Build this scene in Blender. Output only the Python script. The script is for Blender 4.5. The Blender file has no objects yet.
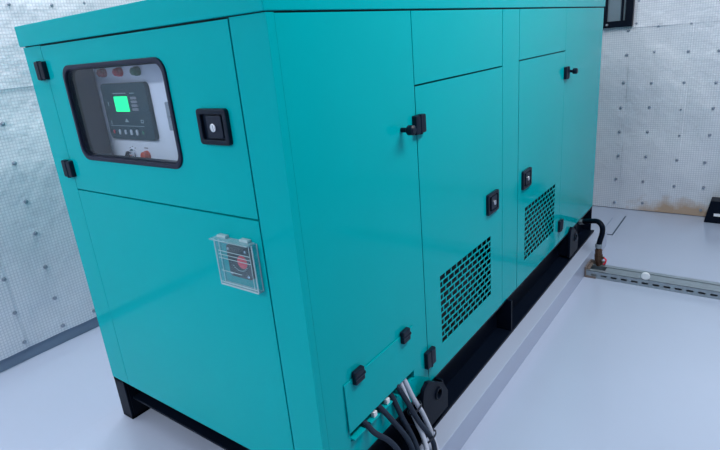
import bpy, bmesh, math, random
from mathutils import Vector, Matrix
random.seed(4)
S = bpy.context.scene
C = S.collection

# ------------------------------------------------------------------ camera
cam = bpy.data.cameras.new('camera')
cam.sensor_width = 36.0
cam.lens = 534.549 * 36.0 / 720.0
cam.clip_start = 0.02
co = bpy.data.objects.new('camera', cam); C.objects.link(co)
R = Matrix(((0.80588926, -0.1258941, 0.57852673), (0.58603652, 0.30871448, -0.74917059), (-0.08428342, 0.94278632, 0.32256822)))
co.matrix_world = Matrix.Translation((1.92869, -0.82534, 1.34065)) @ R.to_4x4()
S.camera = co

# ------------------------------------------------------------------ world, lights, exposure
w = bpy.data.worlds.new('world'); S.world = w; w.use_nodes = True
w.node_tree.nodes['Background'].inputs[0].default_value = (0.8, 0.88, 1.0, 1)
w.node_tree.nodes['Background'].inputs[1].default_value = 0.3
S.view_settings.view_transform = 'Standard'
S.view_settings.look = 'None'
S.view_settings.gamma = 1.0
S.view_settings.use_curve_mapping = False
S.view_settings.exposure = 0.0


def area(name, loc, sx, sy, power, col=(0.93, 0.96, 1.0), rot=(0, 0, 0)):
    l = bpy.data.lights.new(name, 'AREA'); l.shape = 'RECTANGLE'; l.size = sx; l.size_y = sy
    l.energy = power; l.color = col
    o = bpy.data.objects.new(name, l); C.objects.link(o); o.location = loc; o.rotation_euler = rot
    return o


area('ceiling_tube_light', (0.4, -2.7, 2.74), 1.6, 0.35, 84)
area('ceiling_tube_light', (2.3, 0.9, 2.74), 0.35, 1.6, 58)
area('ceiling_tube_light', (1.9, 2.2, 2.74), 0.35, 1.0, 16)
area('ceiling_tube_light', (-0.76, 0.4, 2.74), 0.2, 2.0, 43)


# ------------------------------------------------------------------ materials
def srgb(r, g, b):
    f = lambda c: (c / 255 / 12.92) if c / 255 <= 0.04045 else ((c / 255 + 0.055) / 1.055) ** 2.4
    return (f(r), f(g), f(b), 1)


def mat(name, col, rough=0.5, metal=0.0, coat=0.0, spec=0.5, ior=1.45, noise=0.0, nscale=8.0, bump=0.0, bscale=60.0, emis=0.0):
    m = bpy.data.materials.new(name); m.use_nodes = True
    nt = m.node_tree; b = nt.nodes['Principled BSDF']
    b.inputs['Base Color'].default_value = col
    b.inputs['Roughness'].default_value = rough
    b.inputs['Metallic'].default_value = metal
    b.inputs['Specular IOR Level'].default_value = spec
    b.inputs['IOR'].default_value = ior
    b.inputs['Coat Weight'].default_value = coat
    b.inputs['Coat Roughness'].default_value = 0.06
    if emis:
        b.inputs['Emission Color'].default_value = col
        b.inputs['Emission Strength'].default_value = emis
    g = nt.nodes.new('ShaderNodeNewGeometry')
    if noise:
        n = nt.nodes.new('ShaderNodeTexNoise'); n.inputs['Scale'].default_value = nscale; n.inputs['Detail'].default_value = 5
        nt.links.new(g.outputs['Position'], n.inputs['Vector'])
        mx = nt.nodes.new('ShaderNodeMix'); mx.data_type = 'RGBA'
        mx.inputs[6].default_value = tuple(c * (1 - noise) for c in col[:3]) + (1,)
        mx.inputs[7].default_value = tuple(min(1, c * (1 + noise)) for c in col[:3]) + (1,)
        nt.links.new(n.outputs['Fac'], mx.inputs[0]); nt.links.new(mx.outputs[2], b.inputs['Base Color'])
    if bump:
        n2 = nt.nodes.new('ShaderNodeTexNoise'); n2.inputs['Scale'].default_value = bscale; n2.inputs['Detail'].default_value = 2
        nt.links.new(g.outputs['Position'], n2.inputs['Vector'])
        bp = nt.nodes.new('ShaderNodeBump'); bp.inputs['Strength'].default_value = bump; bp.inputs['Distance'].default_value = 0.002
        nt.links.new(n2.outputs['Fac'], bp.inputs['Height']); nt.links.new(bp.outputs['Normal'], b.inputs['Normal'])
    return m


def glassy(name, tint, refl=0.12, rough=0.03, haze=0.0, hazecol=(0.8, 0.85, 0.9, 1)):
    m = bpy.data.materials.new(name); m.use_nodes = True
    nt = m.node_tree; nt.nodes.clear()
    out = nt.nodes.new('ShaderNodeOutputMaterial')
    tr = nt.nodes.new('ShaderNodeBsdfTransparent'); tr.inputs[0].default_value = tint
    gl = nt.nodes.new('ShaderNodeBsdfGlossy'); gl.inputs['Roughness'].default_value = rough
    df = nt.nodes.new('ShaderNodeBsdfDiffuse'); df.inputs[0].default_value = hazecol
    lw = nt.nodes.new('ShaderNodeLayerWeight'); lw.inputs[0].default_value = 0.5
    pw = nt.nodes.new('ShaderNodeMath'); pw.operation = 'POWER'; pw.inputs[1].default_value = 5; nt.links.new(lw.outputs['Facing'], pw.inputs[0])
    fr = nt.nodes.new('ShaderNodeMath'); fr.operation = 'MULTIPLY_ADD'; fr.inputs[1].default_value = 0.8; fr.inputs[2].default_value = 0.03; nt.links.new(pw.outputs[0], fr.inputs[0])
    mh = nt.nodes.new('ShaderNodeMixShader'); mh.inputs[0].default_value = haze
    nt.links.new(tr.outputs[0], mh.inputs[1]); nt.links.new(df.outputs[0], mh.inputs[2])
    mx = nt.nodes.new('ShaderNodeMixShader')
    nt.links.new(fr.outputs[0], mx.inputs[0]); nt.links.new(mh.outputs[0], mx.inputs[1]); nt.links.new(gl.outputs[0], mx.inputs[2])
    nt.links.new(mx.outputs[0], out.inputs[0])
    return m


def foil(name, axis):
    """silver foil facing with a woven grid; axis = horizontal world axis of the wall"""
    m = bpy.data.materials.new(name); m.use_nodes = True
    nt = m.node_tree; b = nt.nodes['Principled BSDF']; N = nt.nodes.new; L = nt.links.new
    g = N('ShaderNodeNewGeometry'); sp = N('ShaderNodeSeparateXYZ'); L(g.outputs['Position'], sp.inputs[0])

    def line(sock, pitch, wid):
        a = N('ShaderNodeMath'); a.operation = 'MULTIPLY'; a.inputs[1].default_value = 1 / pitch; L(sock, a.inputs[0])
        f = N('ShaderNodeMath'); f.operation = 'FRACT'; L(a.outputs[0], f.inputs[0])
        s = N('ShaderNodeMath'); s.operation = 'SUBTRACT'; s.inputs[1].default_value = 0.5; L(f.outputs[0], s.inputs[0])
        ab = N('ShaderNodeMath'); ab.operation = 'ABSOLUTE'; L(s.outputs[0], ab.inputs[0])
        mr = N('ShaderNodeMapRange'); mr.inputs[1].default_value = 0.5 - wid; mr.inputs[2].default_value = 0.5; L(ab.outputs[0], mr.inputs[0])
        return mr.outputs[0]
    l1 = line(sp.outputs[axis], 0.0155, 0.22); l2 = line(sp.outputs['Z'], 0.0155, 0.22)
    mx = N('ShaderNodeMath'); mx.operation = 'MAXIMUM'; L(l1, mx.inputs[0]); L(l2, mx.inputs[1])
    nz = N('ShaderNodeTexNoise'); nz.inputs['Scale'].default_value = 3.2; nz.inputs['Detail'].default_value = 6; L(g.outputs['Position'], nz.inputs['Vector'])
    base = N('ShaderNodeMix'); base.data_type = 'RGBA'
    base.inputs[6].default_value = (0.60, 0.64, 0.70, 1); base.inputs[7].default_value = (0.96, 0.97, 0.99, 1)
    L(nz.outputs['Fac'], base.inputs[0])
    gr = N('ShaderNodeMix'); gr.data_type = 'RGBA'; gr.inputs[7].default_value = (0.26, 0.31, 0.40, 1)
    k = N('ShaderNodeMath'); k.operation = 'MULTIPLY'; k.inputs[1].default_value = 0.42; L(mx.outputs[0], k.inputs[0])
    L(k.outputs[0], gr.inputs[0]); L(base.outputs[2], gr.inputs[6])
    # rust and mould creeping up from the floor
    n3 = N('ShaderNodeTexNoise'); n3.inputs['Scale'].default_value = 11; n3.inputs['Detail'].default_value = 6; L(g.outputs['Position'], n3.inputs['Vector'])
    mz = N('ShaderNodeMapRange'); mz.inputs[1].default_value = 0.07; mz.inputs[2].default_value = -0.10; L(sp.outputs['Z'], mz.inputs[0])
    mxr = N('ShaderNodeMapRange'); mxr.inputs[1].default_value = 1.10; mxr.inputs[2].default_value = 1.40; L(sp.outputs['X'], mxr.inputs[0])
    t = N('ShaderNodeMath'); t.operation = 'MULTIPLY'; L(mz.outputs[0], t.inputs[0]); L(mxr.outputs[0], t.inputs[1])
    t2 = N('ShaderNodeMath'); t2.operation = 'MULTIPLY_ADD'; t2.inputs[1].default_value = 1.0; L(t.outputs[0], t2.inputs[0])
    s2 = N('ShaderNodeMath'); s2.operation = 'SUBTRACT'; s2.inputs[1].default_value = 0.78; L(n3.outputs['Fac'], s2.inputs[0]); L(s2.outputs[0], t2.inputs[2])
    mr2 = N('ShaderNodeMapRange'); mr2.inputs[1].default_value = 0.0; mr2.inputs[2].default_value = 0.45; L(t2.outputs[0], mr2.inputs[0])
    st = N('ShaderNodeMix'); st.data_type = 'RGBA'; st.inputs[7].default_value = (0.50, 0.36, 0.26, 1)
    L(mr2.outputs[0], st.inputs[0]); L(gr.outputs[2], st.inputs[6])
    L(st.outputs[2], b.inputs['Base Color'])
    b.inputs['Metallic'].default_value = 0.2; b.inputs['Roughness'].default_value = 0.4
    bp = N('ShaderNodeBump'); bp.inputs['Strength'].default_value = 0.5; bp.inputs['Distance'].default_value = 0.022
    n4 = N('ShaderNodeTexNoise'); n4.inputs['Scale'].default_value = 9; n4.inputs['Detail'].default_value = 4; L(g.outputs['Position'], n4.inputs['Vector'])
    L(n4.outputs['Fac'], bp.inputs['Height']); L(bp.outputs['Normal'], b.inputs['Normal'])
    return m


TEAL = (0.0, 0.39, 0.415, 1)
M = {
    'teal': mat('teal_enamel', TEAL, 0.09, spec=0.5, ior=1.19, coat=0.0, noise=0.03, nscale=5, bump=0.05, bscale=25),
    'teal_dark': mat('teal_interior', (0.0, 0.10, 0.12, 1), 0.6),
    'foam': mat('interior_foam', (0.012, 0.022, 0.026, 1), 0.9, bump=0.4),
    'black': mat('black_enamel', (0.003, 0.006, 0.014, 1), 0.38, ior=1.17, bump=0.08, bscale=60),
    'plastic': mat('black_plastic', (0.003, 0.009, 0.022, 1), 0.4, ior=1.3),
    'plastic2': mat('dark_grey_plastic', (0.010, 0.017, 0.034, 1), 0.4, ior=1.3),
    'rubber': mat('rubber_seal', (0.012, 0.016, 0.038, 1), 0.38, ior=1.3),
    'cable': mat('cable_sheath', (0.020, 0.030, 0.050, 1), 0.5, ior=1.3),
    'cable_grey': mat('grey_cable_sheath', (0.52, 0.55, 0.64, 1), 0.5),
    'tie': mat('nylon_tie', (0.01, 0.012, 0.02, 1), 0.45),
    'chrome': mat('chrome', (0.8, 0.82, 0.85, 1), 0.2, metal=1.0),
    'steel': mat('zinc_steel', (0.30, 0.35, 0.39, 1), 0.42, metal=0.5, noise=0.18, nscale=40),
    'rusty': mat('rusty_steel', (0.20, 0.16, 0.14, 1), 0.6, metal=0.3, noise=0.5, nscale=60),
    'brass': mat('dull_brass', (0.10, 0.055, 0.035, 1), 0.45, metal=0.5, noise=0.3, nscale=60),
    'board': mat('grey_panel', (0.80, 0.83, 0.90, 1), 0.45),
    'cabinet': mat('slate_cabinet_lining', (0.016, 0.030, 0.065, 1), 0.5, ior=1.3),
    'ctrl': mat('controller_face', (0.012, 0.050, 0.065, 1), 0.4, spec=0.2),
    'screen': mat('lit_screen', (0.0, 0.90, 0.30, 1), 0.4, emis=0.95),
    'mark': mat('pale_marks', (0.30, 0.40, 0.42, 1), 0.5),
    'button': mat('grey_buttons', (0.22, 0.24, 0.27, 1), 0.5),
    'white': mat('white_plastic', (0.78, 0.80, 0.83, 1), 0.45),
    'red': mat('red_plastic', (0.90, 0.03, 0.07, 1), 0.35),
    'darkred': mat('dark_red_lens', (0.26, 0.006, 0.025, 1), 0.3),
    'redlens': mat('red_lens', (0.60, 0.03, 0.05, 1), 0.3),
    'green': mat('green_lens', (0.004, 0.15, 0.09, 1), 0.3),
    'orange': mat('orange_red_button', (0.62, 0.10, 0.06, 1), 0.4),
    'floor': mat('painted_floor', (0.42, 0.472, 0.595, 1), 0.24, coat=0.2, noise=0.05, nscale=1.6, bump=0.04, bscale=12),
    'skirt': mat('grey_blue_skirting', (0.20, 0.26, 0.36, 1), 0.6),
    'ceil': mat('white_ceiling', (0.60, 0.62, 0.66, 1), 0.8),
    'wallp': mat('grey_wall_lining', (0.30, 0.33, 0.38, 1), 0.6),
    'seam': mat('dark_sealant', (0.05, 0.08, 0.12, 1), 0.6),
    'duct': mat('duct_canvas', (0.16, 0.22, 0.26, 1), 0.6, noise=0.1, nscale=20),
    'foil_x': foil('silver_foil_back', 'X'),
    'foil_y': foil('silver_foil_side', 'Y'),
    'glass': glassy('viewing_glass', (0.94, 0.97, 1.0, 1), haze=0.01, hazecol=(0.5, 0.6, 0.75, 1)),
    'acrylic': glassy('clear_acrylic', (0.86, 0.93, 0.95, 1), haze=0.06, hazecol=(0.6, 0.8, 0.85, 1)),
    'acrylic_lid': glassy('milky_acrylic', (0.8, 0.92, 0.94, 1), haze=0.30, hazecol=(0.62, 0.80, 0.84, 1)),
    'acrylic_edge': glassy('frosted_acrylic_edge', (0.7, 0.9, 0.92, 1), haze=0.62, hazecol=(0.62, 0.78, 0.82, 1)),
}

# ------------------------------------------------------------------ geometry helpers
WP = {}


def link(o, parent, origin):
    C.objects.link(o)
    if parent is not None:
        o.parent = parent
        o.location = Vector(origin) - WP[parent.name]
    else:
        o.location = Vector(origin)
    WP[o.name] = Vector(origin)


def obj(name, bm, m, parent=None, origin=None, smooth=True, label=None):
    """vertices are given in world coordinates; the origin is moved to the mesh centre or to origin"""
    bmesh.ops.recalc_face_normals(bm, faces=bm.faces)
    if origin is None:
        lo = Vector((min(v.co[i] for v in bm.verts) for i in range(3))); hi = Vector((max(v.co[i] for v in bm.verts) for i in range(3)))
        origin = (lo + hi) / 2
        if parent is None: origin.z = lo.z
    bmesh.ops.translate(bm, verts=bm.verts, vec=-Vector(origin))
    me = bpy.data.meshes.new(name)
    bm.to_mesh(me); bm.free()
    for mm in (m if isinstance(m, (list, tuple)) else [m]): me.materials.append(M[mm])
    if smooth:
        for p in me.polygons: p.use_smooth = True
        me.set_sharp_from_angle(angle=math.radians(32))
    o = bpy.data.objects.new(name, me)
    link(o, parent, origin)
    if smooth and len(me.polygons) < 4000:
        wn = o.modifiers.new('weighted', 'WEIGHTED_NORMAL'); wn.keep_sharp = True
    if label: o['label'] = label
    return o


def empty(name, loc, label, cat, group=None):
    o = bpy.data.objects.new(name, None); o.empty_display_size = 0.1
    link(o, None, loc)
    o['label'] = label; o['category'] = cat
    if group: o['group'] = group
    return o


def tag(o, label, cat, group=None):
    o['label'] = label; o['category'] = cat
    if group: o['group'] = group
    return o


def struct(name, bm, m, **k):
    o = obj(name, bm, m, **k); o['kind'] = 'structure'; return o


def add_box(bm, x0, x1, y0, y1, z0, z1, bev=0.0, seg=2, mi=0):
    vs = [bm.verts.new((x, y, z)) for x in (x0, x1) for y in (y0, y1) for z in (z0, z1)]
    fs = [bm.faces.new([vs[i] for i in q]) for q in ((0, 1, 3, 2), (4, 6, 7, 5), (0, 4, 5, 1), (2, 3, 7, 6), (0, 2, 6, 4), (1, 5, 7, 3))]
    for f in fs: f.material_index = mi
    if bev:
        es = list({e for f in fs for e in f.edges})
        bmesh.ops.bevel(bm, geom=es, offset=bev, segments=seg, affect='EDGES', profile=0.5)


def box(x0, x1, y0, y1, z0, z1, bev=0.0, seg=2):
    bm = bmesh.new(); add_box(bm, x0, x1, y0, y1, z0, z1, bev, seg); return bm


def add_plate(bm, outer, holes, mp, w0, w1, bev=0.0):
    """flat plate with holes: outlines in (u, v), thickness from w0 to w1, mp maps (u, v, w) to the world"""
    t = bmesh.new()
    for lp in [outer] + holes:
        vs = [t.verts.new((u, v, 0)) for u, v in lp]
        for i in range(len(vs)): t.edges.new((vs[i], vs[(i + 1) % len(vs)]))
    bmesh.ops.triangle_fill(t, use_beauty=True, use_dissolve=False, edges=t.edges[:])
    def inside(p, lp):
        c = False; j = len(lp) - 1
        for i in range(len(lp)):
            if (lp[i][1] > p.y) != (lp[j][1] > p.y) and p.x < (lp[j][0] - lp[i][0]) * (p.y - lp[i][1]) / (lp[j][1] - lp[i][1]) + lp[i][0]: c = not c
            j = i
        return c
    if holes:
        bad = [f for f in t.faces if any(inside(f.calc_center_median(), lp) for lp in holes)]
        if bad: bmesh.ops.delete(t, geom=bad, context='FACES_ONLY')
        bmesh.ops.delete(t, geom=[e for e in t.edges if not e.link_faces], context='EDGES')
    r = bmesh.ops.extrude_face_region(t, geom=t.faces[:])
    nv = [g for g in r['geom'] if isinstance(g, bmesh.types.BMVert)]
    top = set(nv)
    for v in t.verts:
        wv = w1 if v in top else w0
        v.co = Vector(mp(v.co.x, v.co.y, wv))
    bmesh.ops.recalc_face_normals(t, faces=t.faces)
    if bev:
        es = [e for e in t.edges if e.verts[0] in top and e.verts[1] in top and len(e.link_faces) == 2 and e.calc_face_angle(0) > 0.5]
        bmesh.ops.bevel(t, geom=es, offset=bev, segments=2, affect='EDGES', profile=0.5)
    me = bpy.data.meshes.new('t'); t.to_mesh(me); t.free()
    bm.from_mesh(me); bpy.data.meshes.remove(me)


def plate(outer, holes, mp, w0, w1, bev=0.0):
    bm = bmesh.new(); add_plate(bm, outer, holes, mp, w0, w1, bev); return bm


def rect(u0, u1, v0, v1, r=0.0, n=6):
    if not r: return [(u0, v0), (u1, v0), (u1, v1), (u0, v1)]
    out = []
    for cx, cy, a in ((u1 - r, v0 + r, -90), (u1 - r, v1 - r, 0), (u0 + r, v1 - r, 90), (u0 + r, v0 + r, 180)):
        for i in range(n + 1):
            t = math.radians(a + 90 * i / n); out.append((cx + r * math.cos(t), cy + r * math.sin(t)))
    return out


def circle(u, v, r, n=20):
    return [(u + r * math.cos(2 * math.pi * i / n), v + r * math.sin(2 * math.pi * i / n)) for i in range(n)]


FRONT = lambda u, v, w: (u, -w, v)             # control face, outward is -y
SIDE = lambda u, v, w: (1.1 + w, u, v)         # long side, outward is +x


def add_tube(bm, pts, r, n=12, cap=True):
    pts = [Vector(p) for p in pts]; rings = []
    up = None
    for i, p in enumerate(pts):
        d = (pts[min(i + 1, len(pts) - 1)] - pts[max(i - 1, 0)]).normalized()
        if up is None:
            up = d.orthogonal().normalized()
        up = (up - d * up.dot(d)).normalized()
        s = d.cross(up)
        rr = r[i] if isinstance(r, (list, tuple)) else r
        rings.append([bm.verts.new(p + rr * (up * math.cos(2 * math.pi * k / n) + s * math.sin(2 * math.pi * k / n))) for k in range(n)])
    for a, b in zip(rings, rings[1:]):
        for k in range(n): bm.faces.new((a[k], a[(k + 1) % n], b[(k + 1) % n], b[k]))
    if cap:
        bm.faces.new(rings[0][::-1]); bm.faces.new(rings[-1])


def tube(pts, r, n=12):
    bm = bmesh.new(); add_tube(bm, pts, r, n); return bm


def spline(pts, k=6):
    P = [Vector(p) for p in pts]; P = [P[0] * 2 - P[1]] + P + [P[-1] * 2 - P[-2]]; out = []
    for i in range(1, len(P) - 2):
        for j in range(k):
            t = j / k
            out.append(0.5 * ((2 * P[i]) + (P[i + 1] - P[i - 1]) * t + (2 * P[i - 1] - 5 * P[i] + 4 * P[i + 1] - P[i + 2]) * t * t + (3 * P[i] - P[i - 1] - 3 * P[i + 1] + P[i + 2]) * t ** 3))
    out.append(P[-2]); return out


# ------------------------------------------------------------------ the room
FL = -0.11
struct('floor', box(-1.3, 4.4, -3.4, 4.1, FL - 0.1, FL), 'floor')
# low housekeeping plinth under the machine, running through to the back wall
struct('trim_1', box(-0.06, 1.19, -1.9, 2.85, FL - 0.02, 0.0, 0.004), 'floor')
struct('wall_left', box(-1.3, -1.065, -3.4, 4.1, FL, 2.9), 'skirt')
struct('wall_back', box(-1.06, 4.2, 3.715, 4.1, FL, 2.9), 'skirt')
struct('wall_right', box(4.2, 4.4, -3.4, 4.1, FL, 2.9), 'wallp')
struct('wall_front', box(-1.06, 4.2, -3.4, -3.2, FL, 2.9), 'wallp')
struct('ceiling', box(-1.3, 4.4, -3.4, 4.1, 2.9, 3.0), 'ceil')


def wrinkle(a, b, k):
    return 0.0022 * math.sin(a * 9 + k) * math.sin(b * 7 + 2 * k) + 0.0014 * math.sin(a * 23 + b * 11 + k * 3)


def sheet(mp, u0, u1, v0, v1, w0, k):
    """thin foil faced insulation board with a softly wrinkled face"""
    bm = bmesh.new(); nu = max(2, int((u1 - u0) / 0.05)); nv = max(2, int((v1 - v0) / 0.05))
    g = []
    for i in range(nu + 1):
        row = []
        for j in range(nv + 1):
            u = u0 + (u1 - u0) * i / nu; v = v0 + (v1 - v0) * j / nv
            # quilted: pressed in where a fixing pin holds it, every 0.2 m
            du = abs(((u - 0.06) / 0.2 + 0.5) % 1 - 0.5); dv = abs(((v + 0.06) / 0.2 + 0.5) % 1 - 0.5)
            q = 0.003 * min(1, (du * du + dv * dv) * 6)
            row.append(bm.verts.new(mp(u, v, w0 + 0.012 + wrinkle(u, v, k) + q)))
        g.append(row)
    for i in range(nu):
        for j in range(nv): bm.faces.new((g[i][j], g[i + 1][j], g[i + 1][j + 1], g[i][j + 1]))
    # edge thickness
    loop = [g[i][0] for i in range(nu + 1)] + [g[nu][j] for j in range(1, nv + 1)] + [g[i][nv] for i in range(nu - 1, -1, -1)] + [g[0][j] for j in range(nv - 1, 0, -1)]
    cu = []
    for i in range(nu + 1): cu.append((u0 + (u1 - u0) * i / nu, v0))
    for j in range(1, nv + 1): cu.append((u1, v0 + (v1 - v0) * j / nv))
    for i in range(nu - 1, -1, -1): cu.append((u0 + (u1 - u0) * i / nu, v1))
    for j in range(nv - 1, 0, -1): cu.append((u0, v0 + (v1 - v0) * j / nv))
    back = [bm.verts.new(mp(u, v, w0)) for u, v in cu]
    for i in range(len(loop)):
        j = (i + 1) % len(loop); bm.faces.new((loop[i], loop[j], back[j], back[i]))
    return bm


LEFT = lambda u, v, w: (-1.065 + w, u, v)
BACK = lambda u, v, w: (u, 3.715 - w, v)
wl = bpy.data.objects['wall_left']; wb = bpy.data.objects['wall_back']
ly = [-3.15, -2.35, -1.55, -0.75, 0.045, 0.665, 1.4, 2.2, 3.0, 3.69]
for i in range(len(ly) - 1):
    obj('foil_sheet', sheet(LEFT, ly[i], ly[i + 1] + 0.02, -0.04, 1.29, 0.004 * (i % 2), i), 'foil_y', wl)
    obj('foil_sheet', sheet(LEFT, ly[i], ly[i + 1] + 0.02, 1.27, 2.88, 0.004 + 0.004 * (i % 2), i + 40), 'foil_y', wl)
bx = [-1.03, -0.3, 0.4, 1.09, 1.46, 2.1, 2.8, 3.5, 4.18]
for i in range(len(bx) - 1):
    obj('foil_sheet', sheet(BACK, bx[i], bx[i + 1] + 0.02, FL + 0.005, 1.29, 0.004 * (i % 2), i + 7), 'foil_x', wb)
    obj('foil_sheet', sheet(BACK, bx[i] - 0.03, bx[i + 1] - 0.01, 1.27, 2.88, 0.004 + 0.004 * (i % 2), i + 50), 'foil_x', wb)


def pin(mp, u, v, parent):
    """round-headed fixing pin with a small washer"""
    bm = bmesh.new()
    add_plate(bm, circle(u, v, 0.0105, 16), [], mp, 0.012, 0.019)
    add_plate(bm, circle(u, v, 0.008, 12), [], mp, 0.018, 0.027, 0.003)
    obj('fixing_pin', bm, 'pin', parent)


M['pin'] = mat('fixing_pin', (0.34, 0.38, 0.45, 1), 0.3, metal=0.7)
for z in (-0.005, 0.165, 0.35, 0.541, 0.715, 0.915, 1.111, 1.45, 1.65): pin(LEFT, 0.26 if z < 1.2 else 0.235, z, wl)
for z in (0.0, 0.173, 0.362, 0.55, 0.73, 0.92): pin(LEFT, 0.058, z, wl)
for y, z in ((0.434, 1.654), (0.635, 1.65), (0.805, 1.66), (0.47, 0.16), (0.46, 0.35), (0.44, 0.0)): pin(LEFT, y, z, wl)
for x, zs in ((1.063, (-0.06, 0.133, 0.323, 0.512, 0.697, 0.884, 1.084, 1.255)), (1.257, (-0.045, 0.128, 0.326, 0.516, 0.699, 0.876, 1.095, 1.271)),
              (1.461, (0.109, 0.311, 0.496, 0.684, 0.874, 1.086, 1.271)), (1.650, (-0.06, 0.116, 0.304, 0.504, 0.693, 0.869, 1.081, 1.27)),
              (1.85, (0.11, 0.31, 0.50, 0.69, 0.87, 1.08)), (1.12, (1.30, 1.452))):
    for z in zs: pin(BACK, x + random.uniform(-.008, .008), z, wb)

# joints of a cover let into the floor behind the plinth
sm = bmesh.new()
add_box(sm, 1.176, 1.185, 3.07, 3.52, FL, FL + 0.002)
add_box(sm, 1.05, 1.185, 3.064, 3.076, FL, FL + 0.002)
struct('trim_2', sm, 'seam')
struct('trim_3', box(1.100, 1.104, 3.22, 3.45, FL, FL + 0.0015), 'skirt')

# ------------------------------------------------------------------ the generator set
gen = empty('generator_set', (0.55, 1.4, 0.0), 'large teal enclosed diesel generator set on black steel skid base', 'generator')
W, L, Z0, Z1 = 1.1, 2.794, 0.18, 1.414

# base frame: two channels open outwards, cross channels between
bf = bmesh.new()
add_box(bf, 1.035, 1.047, 0.0, L, 0.0, Z0)                                 # web near side
add_box(bf, 1.035, 1.120, 0.42, L, 0.0, 0.012, 0.002)                      # bottom flange
add_box(bf, 1.035, 1.105, 0.0, 0.42, 0.0, 0.012, 0.002)
add_box(bf, 1.035, 1.098, 0.0, L, Z0 - 0.012, Z0)                          # top flange
add_box(bf, 1.047, 1.095, 0.0, 0.012, 0.0, Z0)
add_box(bf, 1.047, 1.098, L - 0.012, L, 0.0, Z0)
add_box(bf, 0.055, 0.067, 0.012, L, 0.0, Z0)                                 # far side channel
add_box(bf, 0.0, 0.067, 0.0, L, 0.0, 0.012, 0.002)
add_box(bf, 0.0, 0.067, 0.0, L, Z0 - 0.012, Z0 - 0.001)
add_box(bf, 0.0, 0.067, 0.0, 0.012, 0.0, Z0 - 0.001, 0.002)                  # end plate of the far channel
add_box(bf, 0.067, 1.035, L - 0.02, L, 0.0, Z0)
add_box(bf, 0.067, 1.035, 0.9, 0.91, 0.06, Z0)
add_box(bf, 0.067, 1.035, 1.9, 1.91, 0.06, Z0)
base = obj('base_frame', bf, 'black', gen, smooth=False)
cb = bmesh.new()                                                             # front cross channel
add_box(cb, 0.067, 1.035, 0.060, 0.070, 0.085, Z0)
add_box(cb, 0.067, 1.035, 0.022, 0.070, 0.085, 0.095, 0.002)
add_box(cb, 0.067, 1.035, 0.022, 0.070, Z0 - 0.01, Z0)
obj('cross_beam', cb, 'black', base, smooth=False)
for y in (1.30,):
    obj('gusset_plate', box(1.047, 1.118, y, y + 0.012, 0.012, Z0 - 0.012, 0.001), 'black', base)


def lug(cy, px=1.130, cz=0.150):
    o = [(-.10, -.10), (.068, -.10), (.072, -.033), (.040, .020), (-.04, .075), (-.066, .086), (-.095, .070), (-.105, .03)]
    bm = bmesh.new()
    mp = lambda u, v, w_: (px + w_, cy + u, cz + v)
    add_plate(bm, o, [circle(0, 0, 0.017)], mp, -0.008, 0.006, 0.002)
    add_plate(bm, circle(0, 0, 0.024), [circle(0, 0, 0.0165)], mp, 0.004, 0.011, 0.002)
    add_box(bm, 1.047, px - 0.006, cy - 0.09, cy - 0.08, cz - 0.094, Z0 - 0.012)
    add_box(bm, 1.047, px - 0.006, cy + 0.05, cy + 0.06, cz - 0.094, Z0 - 0.012)
    return bm


obj('lifting_lug', lug(0.565), 'black', gen)
obj('lifting_lug', lug(2.33, 1.112, 0.122), 'black', gen)

# enclosure liner and frame behind the panels
obj('inner_liner', box(0.02, 1.03, 0.15, L - 0.02, Z0 + 0.01, Z1 - 0.005), 'foam', gen)
fr = bmesh.new()
add_box(fr, 0.03, 1.07, 0.026, 0.036, 0.93, 0.98)
add_box(fr, 0.115, 0.15, 0.026, 0.036, Z0, Z1)
add_box(fr, 0.95, 1.02, 0.026, 0.036, Z0, Z1)
for y in (0.55, 1.22, 1.39, 2.04): add_box(fr, 1.064, 1.074, y, y + 0.035, Z0, Z1)
add_box(fr, 1.064, 1.074, 0.5, 2.1, 1.18, 1.235)
obj('inner_frame', fr, 'teal_dark', gen)
obj('bottom_plate', box(0.02, 1.075, 0.022, L - 0.02, Z0, Z0 + 0.008), 'teal_dark', gen)

G = 0.0022
# front face
bv = 0.0028
post = bmesh.new(); add_box(post, -0.004, 0.1115, 0.0, 0.04, Z0, Z1, 0.0012)
add_box(post, -0.004, 0.02, 0.03, L, Z0, Z1, bv)
obj('far_side_panel', post, 'teal', gen)
cp = bmesh.new(); add_box(cp, 0.986 + G, 1.1, 0.0, 0.024, Z0, Z1, 0.0009)
obj('corner_post', cp, 'teal', gen)
obj('lower_front_panel', box(0.1125, 0.986 - G, 0.0, 0.024, Z0, 0.955 - G, 0.0012), 'teal', gen)
door = obj('control_door', plate(rect(0.1128, 0.986 - G, 0.955 + G, Z1 - G), [rect(0.222, 0.727, 1.070, 1.343, 0.035)], FRONT, -0.024, 0.0, 0.0014), 'teal', gen)
gk = bmesh.new()
add_plate(gk, rect(0.216, 0.733, 1.064, 1.349, 0.040), [rect(0.229, 0.720, 1.077, 1.336, 0.033)], FRONT, -0.004, 0.006, 0.003)
obj('window_seal', gk, 'rubber', door)
gt = bmesh.new()
add_plate(gt, rect(0.224, 0.725, 1.072, 1.341, 0.034), [rect(0.232, 0.717, 1.080, 1.333, 0.032)], FRONT, -0.022, -0.003)
obj('window_lip', gt, 'plastic2', door)
obj('window_pane', plate(rect(0.226, 0.723, 1.074, 1.339, 0.032), [], FRONT, -0.010, -0.006), 'glass', door)


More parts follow.
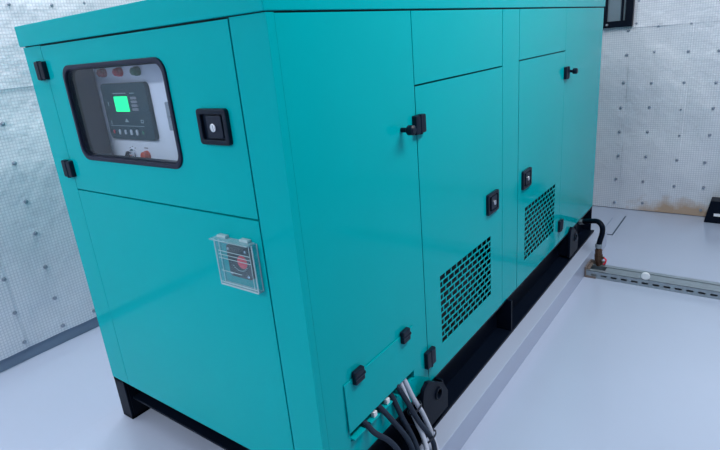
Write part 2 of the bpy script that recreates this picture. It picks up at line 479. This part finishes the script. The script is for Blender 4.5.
def latch(mp, u0, v0, parent, flip=1):
    """recessed paddle latch: bezel, recess, paddle and chrome key cylinder"""
    a = bmesh.new()
    X = (lambda u: u0 + u) if flip == 1 else (lambda u: u0 + 0.108 - u)
    mq = lambda u, v, w_: mp(X(u), v0 + v, w_)
    add_plate(a, rect(0, 0.108, 0, 0.086, 0.009), [rect(0.014, 0.094, 0.013, 0.073, 0.005)], mq, -0.001, 0.011, 0.003)
    add_plate(a, rect(0.010, 0.098, 0.010, 0.076, 0.005), [], mq, -0.001, 0.002)
    h = obj('door_handle', a, 'plastic', parent)
    p = bmesh.new()
    add_plate(p, rect(0.034, 0.088, 0.016, 0.070, 0.005), [], mq, 0.001, 0.010, 0.002)
    obj('paddle', p, 'plastic2', h)
    c = bmesh.new()
    add_plate(c, circle(0.060, 0.042, 0.0105, 20), [], mq, 0.008, 0.015, 0.002)
    add_plate(c, rect(0.0585, 0.0615, 0.035, 0.049), [], mq, 0.0149, 0.0158)
    obj('lock_cylinder', c, 'chrome', h)
    return h


latch(FRONT, 0.831, 1.137, door)


def hinge(mp, u0, u1, v0, v1, parent, vert=True):
    """black twin-leaf hinge with a barrel slit between the leaves"""
    bm = bmesh.new(); m_ = (u0 + u1) / 2; n_ = (v0 + v1) / 2
    if vert:
        add_plate(bm, rect(u0, m_ - 0.001, v0, v1, 0.004), [], mp, 0.0, 0.015, 0.004)
        add_plate(bm, rect(m_ + 0.001, u1, v0 + 0.001, v1 - 0.001, 0.004), [], mp, 0.0, 0.015, 0.004)
        add_tube(bm, [mp(m_, v0 - 0.001, 0.010), mp(m_, v1 + 0.001, 0.010)], 0.0075)
    else:
        add_plate(bm, rect(u0, u1, v0, n_ - 0.001, 0.004), [], mp, 0.0, 0.014, 0.004)
        add_plate(bm, rect(u0, u1, n_ + 0.001, v1, 0.004), [], mp, 0.0, 0.014, 0.004)
        add_tube(bm, [mp(u0 - 0.001, n_, 0.009), mp(u1 + 0.001, n_, 0.009)], 0.007)
    return obj('hinge', bm, 'plastic', parent)


hinge(FRONT, 0.070, 0.125, 1.312, 1.368, gen)
hinge(FRONT, 0.076, 0.131, 0.999, 1.055, gen)

# recessed control cabinet behind the window
cc = bmesh.new()
add_box(cc, 0.190, 0.197, 0.026, 0.118, 1.03, 1.375)
add_box(cc, 0.760, 0.767, 0.026, 0.118, 1.03, 1.375)
add_box(cc, 0.197, 0.760, 0.026, 0.118, 1.03, 1.036)
add_box(cc, 0.197, 0.760, 0.026, 0.118, 1.369, 1.375)
obj('control_box', cc, 'cabinet', gen)
BD = lambda u, v, w_: (u, 0.104 - w_, v)
cpn = obj('control_panel', plate(rect(0.198, 0.759, 1.038, 1.367), [], BD, -0.008, 0.0), 'board', gen)
ct = obj('controller', plate(rect(0.238, 0.484, 1.113, 1.285, 0.014), [], BD, 0.0, 0.014, 0.003), 'ctrl', cpn)
sc = bmesh.new()
add_plate(sc, rect(0.306, 0.381, 1.200, 1.246), [], BD, 0.0142, 0.0150)
obj('screen', sc, 'screen', cpn)
bt = bmesh.new()
for k in range(4): add_plate(bt, rect(0.398, 0.430, 1.203 + k * 0.0112, 1.2105 + k * 0.0112, 0.002), [], BD, 0.014, 0.016)
obj('soft_key', bt, 'button', cpn)
mk = bmesh.new()


def mark(u0, u1, v0, v1, d=0.0006): add_plate(mk, rect(u0, u1, v0, v1), [], BD, 0.0142, 0.0142 + d)


u = 0.306
for wd in (.008, .005, .009, .006, .010, .007, .004, .008): mark(u, u + wd, 1.2535, 1.2565); u += wd + 0.002
obj('title_print', mk, 'mark', cpn); mk = bmesh.new()
u = 0.398
for wd in (.006, .008, .005): mark(u, u + wd, 1.2535, 1.256); u += wd + 0.002
obj('title_print', mk, 'mark', cpn)


def sym(nm, loop, holes=()): obj(nm, plate(loop, list(holes), BD, 0.0142, 0.0149), 'mark', cpn)


sym('printed_tick', rect(0.266, 0.2695, 1.217, 1.230))
sym('printed_tick', rect(0.262, 0.265, 1.160, 1.172))
sym('printed_line', rect(0.256, 0.440, 1.1555, 1.1568))
sym('printed_triangle', [(0.341, 1.168), (0.363, 1.168), (0.352, 1.180)])
sym('printed_square', rect(0.428, 0.442, 1.166, 1.176), [rect(0.430, 0.440, 1.168, 1.174)])
tb_ = M['teal'].node_tree.nodes['Principled BSDF']; tb_.inputs['Specular Tint'].default_value = (0.25, 0.9, 1.0, 1)
M['keyw'] = mat('key_button_face', (0.5, 0.55, 0.6, 1), 0.5)
for u, m_, s in ((0.268, 'redlens', .004), (0.301, 'keyw', .0055), (0.333, 'keyw', .005), (0.365, 'keyw', .006), (0.397, 'keyw', .006), (0.429, 'green', .004)):
    obj('key_button', plate(rect(u - s, u + s, 1.137 - s * 1.5, 1.137 + s * 1.5, s * 0.95), [], BD, 0.014, 0.017, 0.001), m_, cpn)


def lamp(u, v, m_, r=0.0135):
    bm = bmesh.new()
    add_plate(bm, circle(u, v, r, 24), [], BD, 0.0, 0.012, 0.002)
    add_tube(bm, [BD(u, v, 0.012), BD(u, v, 0.020), BD(u, v, 0.024)], [r * 0.86, r * 0.82, r * 0.45], 20)
    return obj('indicator_lamp', bm, m_, cpn)


lamp(0.262, 1.318, 'darkred'); lamp(0.353, 1.317, 'redlens'); lamp(0.446, 1.316, 'green')
kb = bmesh.new()
add_plate(kb, circle(0.326, 1.063, 0.018, 24), [], BD, 0.0, 0.006, 0.001)
add_tube(kb, [BD(0.326, 1.063, 0.005), BD(0.326, 1.063, 0.022)], [0.014, 0.012], 20)
obj('selector_switch', kb, 'chrome', cpn)
kl = bmesh.new()
add_plate(kl, [(0.312, 1.052), (0.318, 1.048), (0.338, 1.074), (0.333, 1.078)], [], BD, 0.021, 0.031, 0.002)
obj('switch_lever', kl, 'plastic', cpn)
km = bmesh.new()
for a in (125, 90, 55):
    cx, cy = 0.326 + 0.025 * math.cos(math.radians(a)), 1.063 + 0.025 * math.sin(math.radians(a))
    add_plate(km, rect(cx - 0.003, cx + 0.003, cy - 0.001, cy + 0.001), [], BD, 0.0, 0.0006)
obj('switch_marking', km, 'plastic', cpn)
obj('button_marking', plate(rect(0.392, 0.412, 1.085, 1.0875), [], BD, 0.0, 0.0006), 'plastic', cpn)
pb = bmesh.new()
add_plate(pb, circle(0.402, 1.062, 0.0165, 24), [], BD, 0.0, 0.008, 0.002)
add_tube(pb, [BD(0.402, 1.062, 0.008), BD(0.402, 1.062, 0.016), BD(0.402, 1.062, 0.019)], [0.0145, 0.0145, 0.011], 20)
obj('push_button', pb, 'orange', cpn)
ph = bmesh.new()
add_plate(ph, rect(0.572, 0.594, 1.148, 1.228, 0.002), [], BD, 0.0, 0.020, 0.002)
add_plate(ph, rect(0.576, 0.590, 1.186, 1.190), [], BD, 0.02, 0.023)
obj('clip_block', ph, 'steel', cpn)

# emergency stop behind a clear hinged cover
es = obj('emergency_stop', plate(rect(0.858, 0.942, 0.791, 0.879, 0.008), [], FRONT, 0.0, 0.012, 0.002), 'plastic', gen)
tb = bmesh.new()
add_tube(tb, [FRONT(0.914, 0.838, 0.010), FRONT(0.914, 0.838, 0.013), FRONT(0.914, 0.838, 0.0131)], [0.018, 0.018, 0.012], 28)
add_tube(tb, [FRONT(0.914, 0.838, 0.012), FRONT(0.914, 0.838, 0.013), FRONT(0.914, 0.838, 0.0145), FRONT(0.914, 0.838, 0.0162)], [0.010, 0.010, 0.0145, 0.011], 28)
obj('stop_button', tb, 'red', es)
for a, b in ((0.868, 0.801), (0.932, 0.801), (0.868, 0.869), (0.932, 0.869)):
    obj('fixing_screw', plate(circle(a, b, 0.0045, 12), [], FRONT, 0.011, 0.015, 0.001), 'chrome', es)
arc = bmesh.new()
for t in range(9):
    a = math.radians(215 + t * 14); cx, cy = 0.902 + 0.030 * math.cos(a), 0.838 + 0.026 * math.sin(a)
    add_plate(arc, rect(cx - 0.0028, cx + 0.0028, cy - 0.0009, cy + 0.0009), [], FRONT, 0.012, 0.0126)
obj('arc_marking', arc, 'mark', es)
ac = bmesh.new()
D = 0.019
bx0, bx1, bz0, bz1 = 0.824, 0.966, 0.764, 0.893
add_plate(ac, rect(bx0, bx1, bz0, bz1), [], FRONT, D - 0.0025, D)
add_box(ac, bx0, bx0 + 0.0025, -D + 0.002, -0.001, bz0, bz1)
add_box(ac, bx1 - 0.0025, bx1, -D + 0.002, -0.001, bz0, bz1)
cov = obj('clear_cover', ac, 'acrylic', es, smooth=False, label='clear acrylic cover')
ed = bmesh.new()
def rod(a, b, r): add_tube(ed, [a, b], r, 8)
for x in (bx0, bx1): rod((x, -D, bz0), (x, -D, bz1), 0.0018)
rod((bx1, -0.002, bz0), (bx1, -0.002, bz1), 0.0015)
rod((bx0 + 0.018, -D, bz0 + 0.004), (bx0 + 0.018, -D, bz1), 0.0009)
rod((bx1 - 0.012, -D, bz0 + 0.004), (bx1 - 0.012, -D, bz1), 0.0009)
rod((bx0, -D, bz0), (bx1, -D, bz0), 0.002)
rod((bx0, -D, bz0 + 0.008), (bx1, -D, bz0 + 0.008), 0.0012)
for zz in (0.862, 0.852, 0.842): rod((bx0 + 0.012, -D - 0.001, zz), (bx1 - 0.01, -D - 0.001, zz - 0.0), 0.0009)
rod((bx0 + 0.012, -D - 0.001, 0.806), (bx0 + 0.09, -D - 0.001, 0.806), 0.0008)
obj('cover_ridge', ed, 'acrylic_edge', es, label='frosted acrylic edges')
lid = bmesh.new()
add_box(lid, bx0 - 0.006, bx1 - 0.004, -D - 0.012, -0.002, bz1 - 0.001, bz1 + 0.0025, 0.001)
obj('cover_hinge', box(bx0 + 0.006, bx0 + 0.040, -0.014, 0.0, bz1 + 0.002, bz1 + 0.009, 0.002), 'acrylic_edge', es)
obj('cover_hinge', box(bx1 - 0.050, bx1 - 0.018, -0.014, 0.0, bz1 + 0.002, bz1 + 0.009, 0.002), 'acrylic_edge', es)
obj('cover_bottom', box(bx0, bx1, -D, -0.002, bz0 - 0.001, bz0 + 0.0015), 'acrylic_edge', es)
obj('cover_lid', lid, 'acrylic_lid', es, label='frosted acrylic top')

# long side
flap_u0, flap_u1 = 0.108, 0.476
obj('side_panel', plate(rect(0.0243, 0.5665 - G, Z0, Z1 - G), [rect(flap_u0 + 0.008, flap_u1 - 0.006, 0.262, 0.452)], SIDE, -0.024, 0.0, 0.0), 'teal', gen)
flm = lambda u_, v_, w_: (1.1 + w_ + (0.458 - v_) * 0.02, u_, v_)
flap = obj('cable_flap', plate(rect(flap_u0, flap_u1, 0.299, 0.458), [], flm, 0.001, 0.004, 0.0008), 'teal', gen)
fh = lambda u_, v_, w_: SIDE(u_, v_, w_ + 0.003)
hinge(fh, 0.145, 0.190, 0.437, 0.479, gen, vert=False)
hinge(fh, 0.398, 0.440, 0.431, 0.473, gen, vert=False)
gp = bmesh.new()
add_box(gp, 1.050, 1.060, 0.10, 0.49, 0.20, 0.47)
obj('gland_plate', gp, 'teal_dark', gen)
for a, b in ((0.118, 0.172), (0.200, 0.248), (0.272, 0.318), (0.345, 0.368)):
    obj('cable_rest', box(1.080, 1.113, a, b, 0.268, 0.274, 0.001), 'teal', gen)
for a in (0.222, 0.292):
    obj('cable_bracket', box(1.096, 1.110, a, a + 0.016, 0.274, 0.292, 0.002), 'white', gen)


def vent_holes(u0, u1, v1):
    pu, pv, hw, hh = (u1 - u0 + 0.0056) / 10, 0.0246, 0.0, 0.0198
    hw = pu - 0.0056; out = []
    for r in range(11):
        top = v1 - r * pv
        if r % 2 == 0: spans = [(u0 + k * pu, u0 + k * pu + hw) for k in range(10)]
        else:
            spans = [(u0 + (k - .5) * pu, u0 + (k - .5) * pu + hw) for k in range(11)]
            spans[0] = (u0, spans[0][1]); spans[-1] = (spans[-1][0], u1)
        out += [rect(a, b, top - hh, top) for a, b in spans]
    return out


d1 = obj('side_door', plate(rect(0.5665 + G, 1.2345 - G, Z0, 1.206 - G), vent_holes(0.674, 1.112, 0.549), SIDE, -0.002, 0.0, 0.0), 'teal', gen)
d2 = obj('side_door', plate(rect(1.413 + G, 2.052 - G, Z0, 1.213 - G), vent_holes(1.508, 1.958, 0.549), SIDE, -0.002, 0.0, 0.0), 'teal', gen)
obj('upper_side_panel', plate(rect(0.5665 + G, 1.2345 - G, 1.206 + G, Z1 - G), [], SIDE, -0.024, 0.0, 0.0018), 'teal', gen)
obj('upper_side_panel', plate(rect(1.413 + G, 2.052, 1.213 + G, Z1 - G), [], SIDE, -0.024, 0.0, 0.0018), 'teal', gen)
obj('door_post', plate(rect(1.2345 + G, 1.413 - G, Z0, Z1 - G), [], SIDE, -0.024, 0.0, 0.0018), 'teal', gen)
obj('rear_side_panel', plate(rect(2.052 + G * .6, L, Z0, Z1 - G), [], SIDE, -0.024, 0.0, 0.0018), 'teal', gen)
obj('rear_panel', box(0.02, 1.076, L - 0.024, L - 0.002, Z0, Z1), 'teal', gen)
latch(SIDE, 1.069, 0.646, d1)
latch(SIDE, 1.455, 0.648, d2)
hinge(SIDE, 0.543, 0.603, 1.065, 1.122, gen)
hinge(SIDE, 0.540, 0.600, 0.252, 0.316, gen)
hinge(SIDE, 2.035, 2.095, 1.075, 1.135, gen)
hinge(SIDE, 2.030, 2.090, 0.252, 0.316, gen)
for y, z in ((0.482, 1.092), (2.118, 1.108)):
    b_ = bmesh.new()
    add_tube(b_, [SIDE(y, z, 0.0), SIDE(y, z, 0.022)], [0.007, 0.007], 14)
    add_tube(b_, [SIDE(y, z, 0.020), SIDE(y, z, 0.024), SIDE(y, z, 0.040), SIDE(y, z, 0.045)], [0.010, 0.0145, 0.0145, 0.010], 16)
    obj('door_stop', b_, 'plastic', gen)

# roof cap with a rolled lower lip
rf = bmesh.new(); add_box(rf, -0.011, 1.104, -0.008, L + 0.010, Z1 + 0.002, 1.479, 0.004)
obj('roof_cap', rf, 'teal', gen)
obj('roof_gasket', box(0.004, 1.096, 0.004, L - 0.004, Z1 - 0.003, Z1 + 0.004), 'foam', gen)

# ------------------------------------------------------------------ cables leaving the machine
paths = [
    ('black', [(1.062, 0.165, 0.305), (1.095, 0.184, 0.284), (1.125, 0.198, 0.244), (1.15, 0.226, 0.208), (1.172, 0.246, 0.160), (1.20, 0.25, 0.08), (1.225, 0.20, -0.03), (1.24, 0.08, -0.085), (1.25, -0.25, FL + 0.01), (1.26, -0.7, FL + 0.01)]),
    ('black', [(1.062, 0.24, 0.31), (1.095, 0.259, 0.291), (1.125, 0.289, 0.226), (1.152, 0.322, 0.148), (1.172, 0.326, 0.092), (1.20, 0.30, 0.02), (1.235, 0.22, -0.06), (1.265, 0.05, FL + 0.01), (1.28, -0.3, FL + 0.01), (1.29, -0.7, FL + 0.01)]),
    ('black', [(1.062, 0.315, 0.31), (1.095, 0.331, 0.285), (1.125, 0.346, 0.196), (1.153, 0.357, 0.122), (1.18, 0.345, 0.075), (1.21, 0.32, 0.0), (1.25, 0.24, -0.07), (1.29, 0.05, FL + 0.01), (1.31, -0.3, FL + 0.01), (1.32, -0.7, FL + 0.01)]),
    ('black', [(1.062, 0.352, 0.33), (1.10, 0.360, 0.301), (1.128, 0.369, 0.251), (1.152, 0.395, 0.163), (1.176, 0.436, 0.067), (1.194, 0.425, 0.02), (1.24, 0.36, -0.07), (1.30, 0.15, FL + 0.01), (1.34, -0.3, FL + 0.01), (1.35, -0.7, FL + 0.01)]),
    ('grey', [(1.062, 0.402, 0.33), (1.090, 0.411, 0.302), (1.115, 0.430, 0.215), (1.135, 0.451, 0.148), (1.158, 0.466, 0.065), (1.182, 0.455, 0.015), (1.22, 0.44, -0.05), (1.26, 0.36, FL + 0.01), (1.33, 0.1, FL + 0.01), (1.38, -0.7, FL + 0.01)]),
    ('grey', [(1.062, 0.378, 0.33), (1.090, 0.388, 0.302), (1.104, 0.397, 0.254), (1.122, 0.402, 0.192), (1.144, 0.407, 0.132), (1.168, 0.404, 0.080), (1.195, 0.380, 0.025), (1.23, 0.33, -0.05), (1.29, 0.1, FL + 0.01), (1.33, -0.3, FL + 0.03), (1.40, -0.7, FL + 0.01)]),
]
clab = ['black cable nearest the corner, leftmost below the cable flap', 'black cable second from the corner below the flap', 'black cable third from the corner, just left of the tied bundle',
        'black cable strapped against pale cables in the tied bundle', 'pale grey cable on the right side of the tied bundle', 'pale grey cable on the left side of the tied bundle']
for (k, pts), lb in zip(paths, clab):
    o = obj('power_cable', tube(spline(pts), 0.0088 if k == 'black' else 0.0085, 14), 'cable' if k == 'black' else 'cable_grey')
    tag(o, lb, 'cable', 'cables hanging out of the generator flap')


def ring(c, ax, ru, rv, r, n=28):
    ax = Vector(ax).normalized(); u_ = ax.orthogonal().normalized()
    u_ = (Vector((0, 1, 0)) - ax * ax.y).normalized(); v_ = ax.cross(u_)
    bm = bmesh.new(); pts = [Vector(c) + u_ * ru * math.cos(2 * math.pi * i / n) + v_ * rv * math.sin(2 * math.pi * i / n) for i in range(n)]
    rings = []
    for i, p in enumerate(pts):
        d = (p - Vector(c)).normalized()
        rings.append([bm.verts.new(p + ax * a * 0.0035 + d * b * 0.0012) for a, b in ((-1, -1), (-1, 1), (1, 1), (1, -1))])
    for i in range(n):
        A, B = rings[i], rings[(i + 1) % n]
        for k in range(4): bm.faces.new((A[k], A[(k + 1) % 4], B[(k + 1) % 4], B[k]))
    return bm


t1 = obj('cable_tie', ring((1.131, 0.413, 0.190), (0.25, 0.1, -1), 0.034, 0.019, 0), 'tie')
tag(t1, 'black cable tie nearest the flap around the pale cables', 'cable tie', 'black ties on the cable bundle')
t2 = obj('cable_tie', ring((1.168, 0.434, 0.072), (0.3, 0.0, -1), 0.038, 0.017, 0), 'tie')
tag(t2, 'lower black cable tie on the cable bundle beside the lifting lug', 'cable tie', 'black ties on the cable bundle')

# ------------------------------------------------------------------ drain hose, valve and slotted tray
hz = empty('drain_hose', (1.24, 2.41, FL + 0.05), 'black rubber hose bent from the skid base down to a brass valve', 'hose')
obj('hose', tube(spline([(1.06, 2.50, 0.155), (1.12, 2.49, 0.170), (1.18, 2.45, 0.194), (1.222, 2.42, 0.205), (1.250, 2.40, 0.186), (1.254, 2.40, 0.145), (1.242, 2.40, 0.085), (1.238, 2.40, 0.050)]), 0.0155, 14), 'black', hz)
obj('hose_clamp', tube([(1.238, 2.40, 0.072), (1.238, 2.40, 0.048)], 0.0195, 18), 'steel', hz)
obj('hose_fitting', tube([(1.098, 2.495, 0.162), (1.122, 2.488, 0.170)], 0.019, 6), 'steel', hz)
vb = bmesh.new()
add_tube(vb, [(1.238, 2.40, 0.052), (1.239, 2.40, 0.035), (1.2395, 2.40, 0.034), (1.241, 2.40, 0.005), (1.241, 2.40, 0.0045), (1.243, 2.40, -0.03), (1.243, 2.40, -0.031), (1.245, 2.40, -0.068)], [0.016, 0.016, 0.021, 0.021, 0.024, 0.024, 0.018, 0.018], 8)
add_tube(vb, [(1.242, 2.40, -0.012), (1.275, 2.395, -0.012)], 0.008, 8)
val = obj('valve_body', vb, 'brass', hz)
obj('valve_lever', tube(spline([(1.272, 2.395, -0.012), (1.286, 2.39, -0.02), (1.284, 2.388, -0.040), (1.274, 2.388, -0.052)]) , 0.0045, 8), 'red', hz, label='red lever')

tray = bmesh.new()
X0, X1, YA, YB, TT = 1.196, 2.9, 2.295, 2.415, FL + 0.046
TF = lambda u_, v_, w_: (u_, YA - w_, v_)
slots = []
x = X0 + 0.03
while x < X1 - 0.06:
    slots.append(rect(x, x + 0.034, FL + 0.016, FL + 0.027, 0.004, 3)); x += 0.055
add_plate(tray, rect(X0, X1, FL + 0.002, TT), slots, TF, -0.002, 0.0, 0)
add_box(tray, X0, X1, YA, YA + 0.030, TT - 0.002, TT)
add_box(tray, X0, X1, YA + 0.028, YA + 0.030, TT - 0.014, TT)
add_box(tray, X0, X1, YB - 0.002, YB, FL + 0.002, TT)
add_box(tray, X0, X1, YB - 0.030, YB, TT - 0.002, TT + 0.0)
add_box(tray, X0, X1, YA, YB, FL, FL + 0.002)
add_box(tray, X0 + 0.10, X1, YA + 0.026, YB - 0.024, TT - 0.006, TT - 0.004)
tr = empty('slotted_tray', (X0, (YA + YB) / 2, FL), 'long galvanised slotted steel channel lying across the floor from the plinth', 'cable tray')
obj('channel', tray, 'steel', tr, smooth=False)
br = bmesh.new()
add_box(br, X0 - 0.004, X0 + 0.004, YA - 0.003, YB + 0.003, FL, TT + 0.018)
add_box(br, X0, X0 + 0.085, YB - 0.012, YB + 0.004, TT, TT + 0.022)
add_box(br, X0, X0 + 0.02, YA + 0.01, YB, TT + 0.0, TT + 0.006)
add_box(br, X0 - 0.001, X0 + 0.06, YA - 0.006, YA - 0.001, FL, FL + 0.012)
obj('end_bracket', br, 'rusty', tr, smooth=False)
cp_ = bmesh.new()
add_tube(cp_, [(1.517, YA + 0.012, TT + 0.018), (1.517, YA + 0.003, TT + 0.018), (1.517, YA, TT + 0.018)], [0.023, 0.023, 0.019], 24)
tag(obj('round_cap', cp_, 'white'), 'small round white cap standing on the slotted steel channel', 'cap')

# ------------------------------------------------------------------ black framed duct collar on the back wall
dc = empty('duct_collar', (0.9, 3.68, 1.28), 'black angle-iron framed air duct high on the back wall behind the generator', 'duct')
dm = bmesh.new()
DZ0, DZ1, DX0, DX1 = 1.283, 2.3, 0.876, 1.098
add_plate(dm, rect(DX0, DX1, DZ0, DZ1), [rect(DX0 + 0.05, DX1 - 0.05, DZ0 + 0.045, DZ1 - 0.05)], BACK, 0.022, 0.060, 0.001)
obj('angle_frame', dm, 'black', dc, smooth=False)
obj('canvas_duct', box(DX0 + 0.05, DX1 - 0.05, 3.672, 3.690, DZ0 + 0.045, DZ1 - 0.05), 'duct', dc)
db = bmesh.new()
add_plate(db, rect(1.018, 1.034, DZ0 + 0.045, DZ1 - 0.05), [], BACK, 0.04, 0.055)
obj('inner_rail', db, 'black', dc)
obj('bolt', plate(circle(0.932, 1.305, 0.008, 12), [], BACK, 0.06, 0.085, 0.002), 'steel', dc)

# ------------------------------------------------------------------ black box at the foot of the back wall
jb = empty('floor_box', (1.70, 3.62, FL), 'dark box standing on the floor against the back wall at right edge', 'box')
sx = bmesh.new(); add_box(sx, 1.69, 1.92, 3.57, 3.69, FL, 0.055, 0.006)
for v in sx.verts:
    if v.co.z > 0 and v.co.x < 1.75: v.co.x += 0.025
obj('box_body', sx, 'black', jb)
obj('box_label', box(1.745, 1.80, 3.567, 3.5695, -0.055, -0.035), 'white', jb)
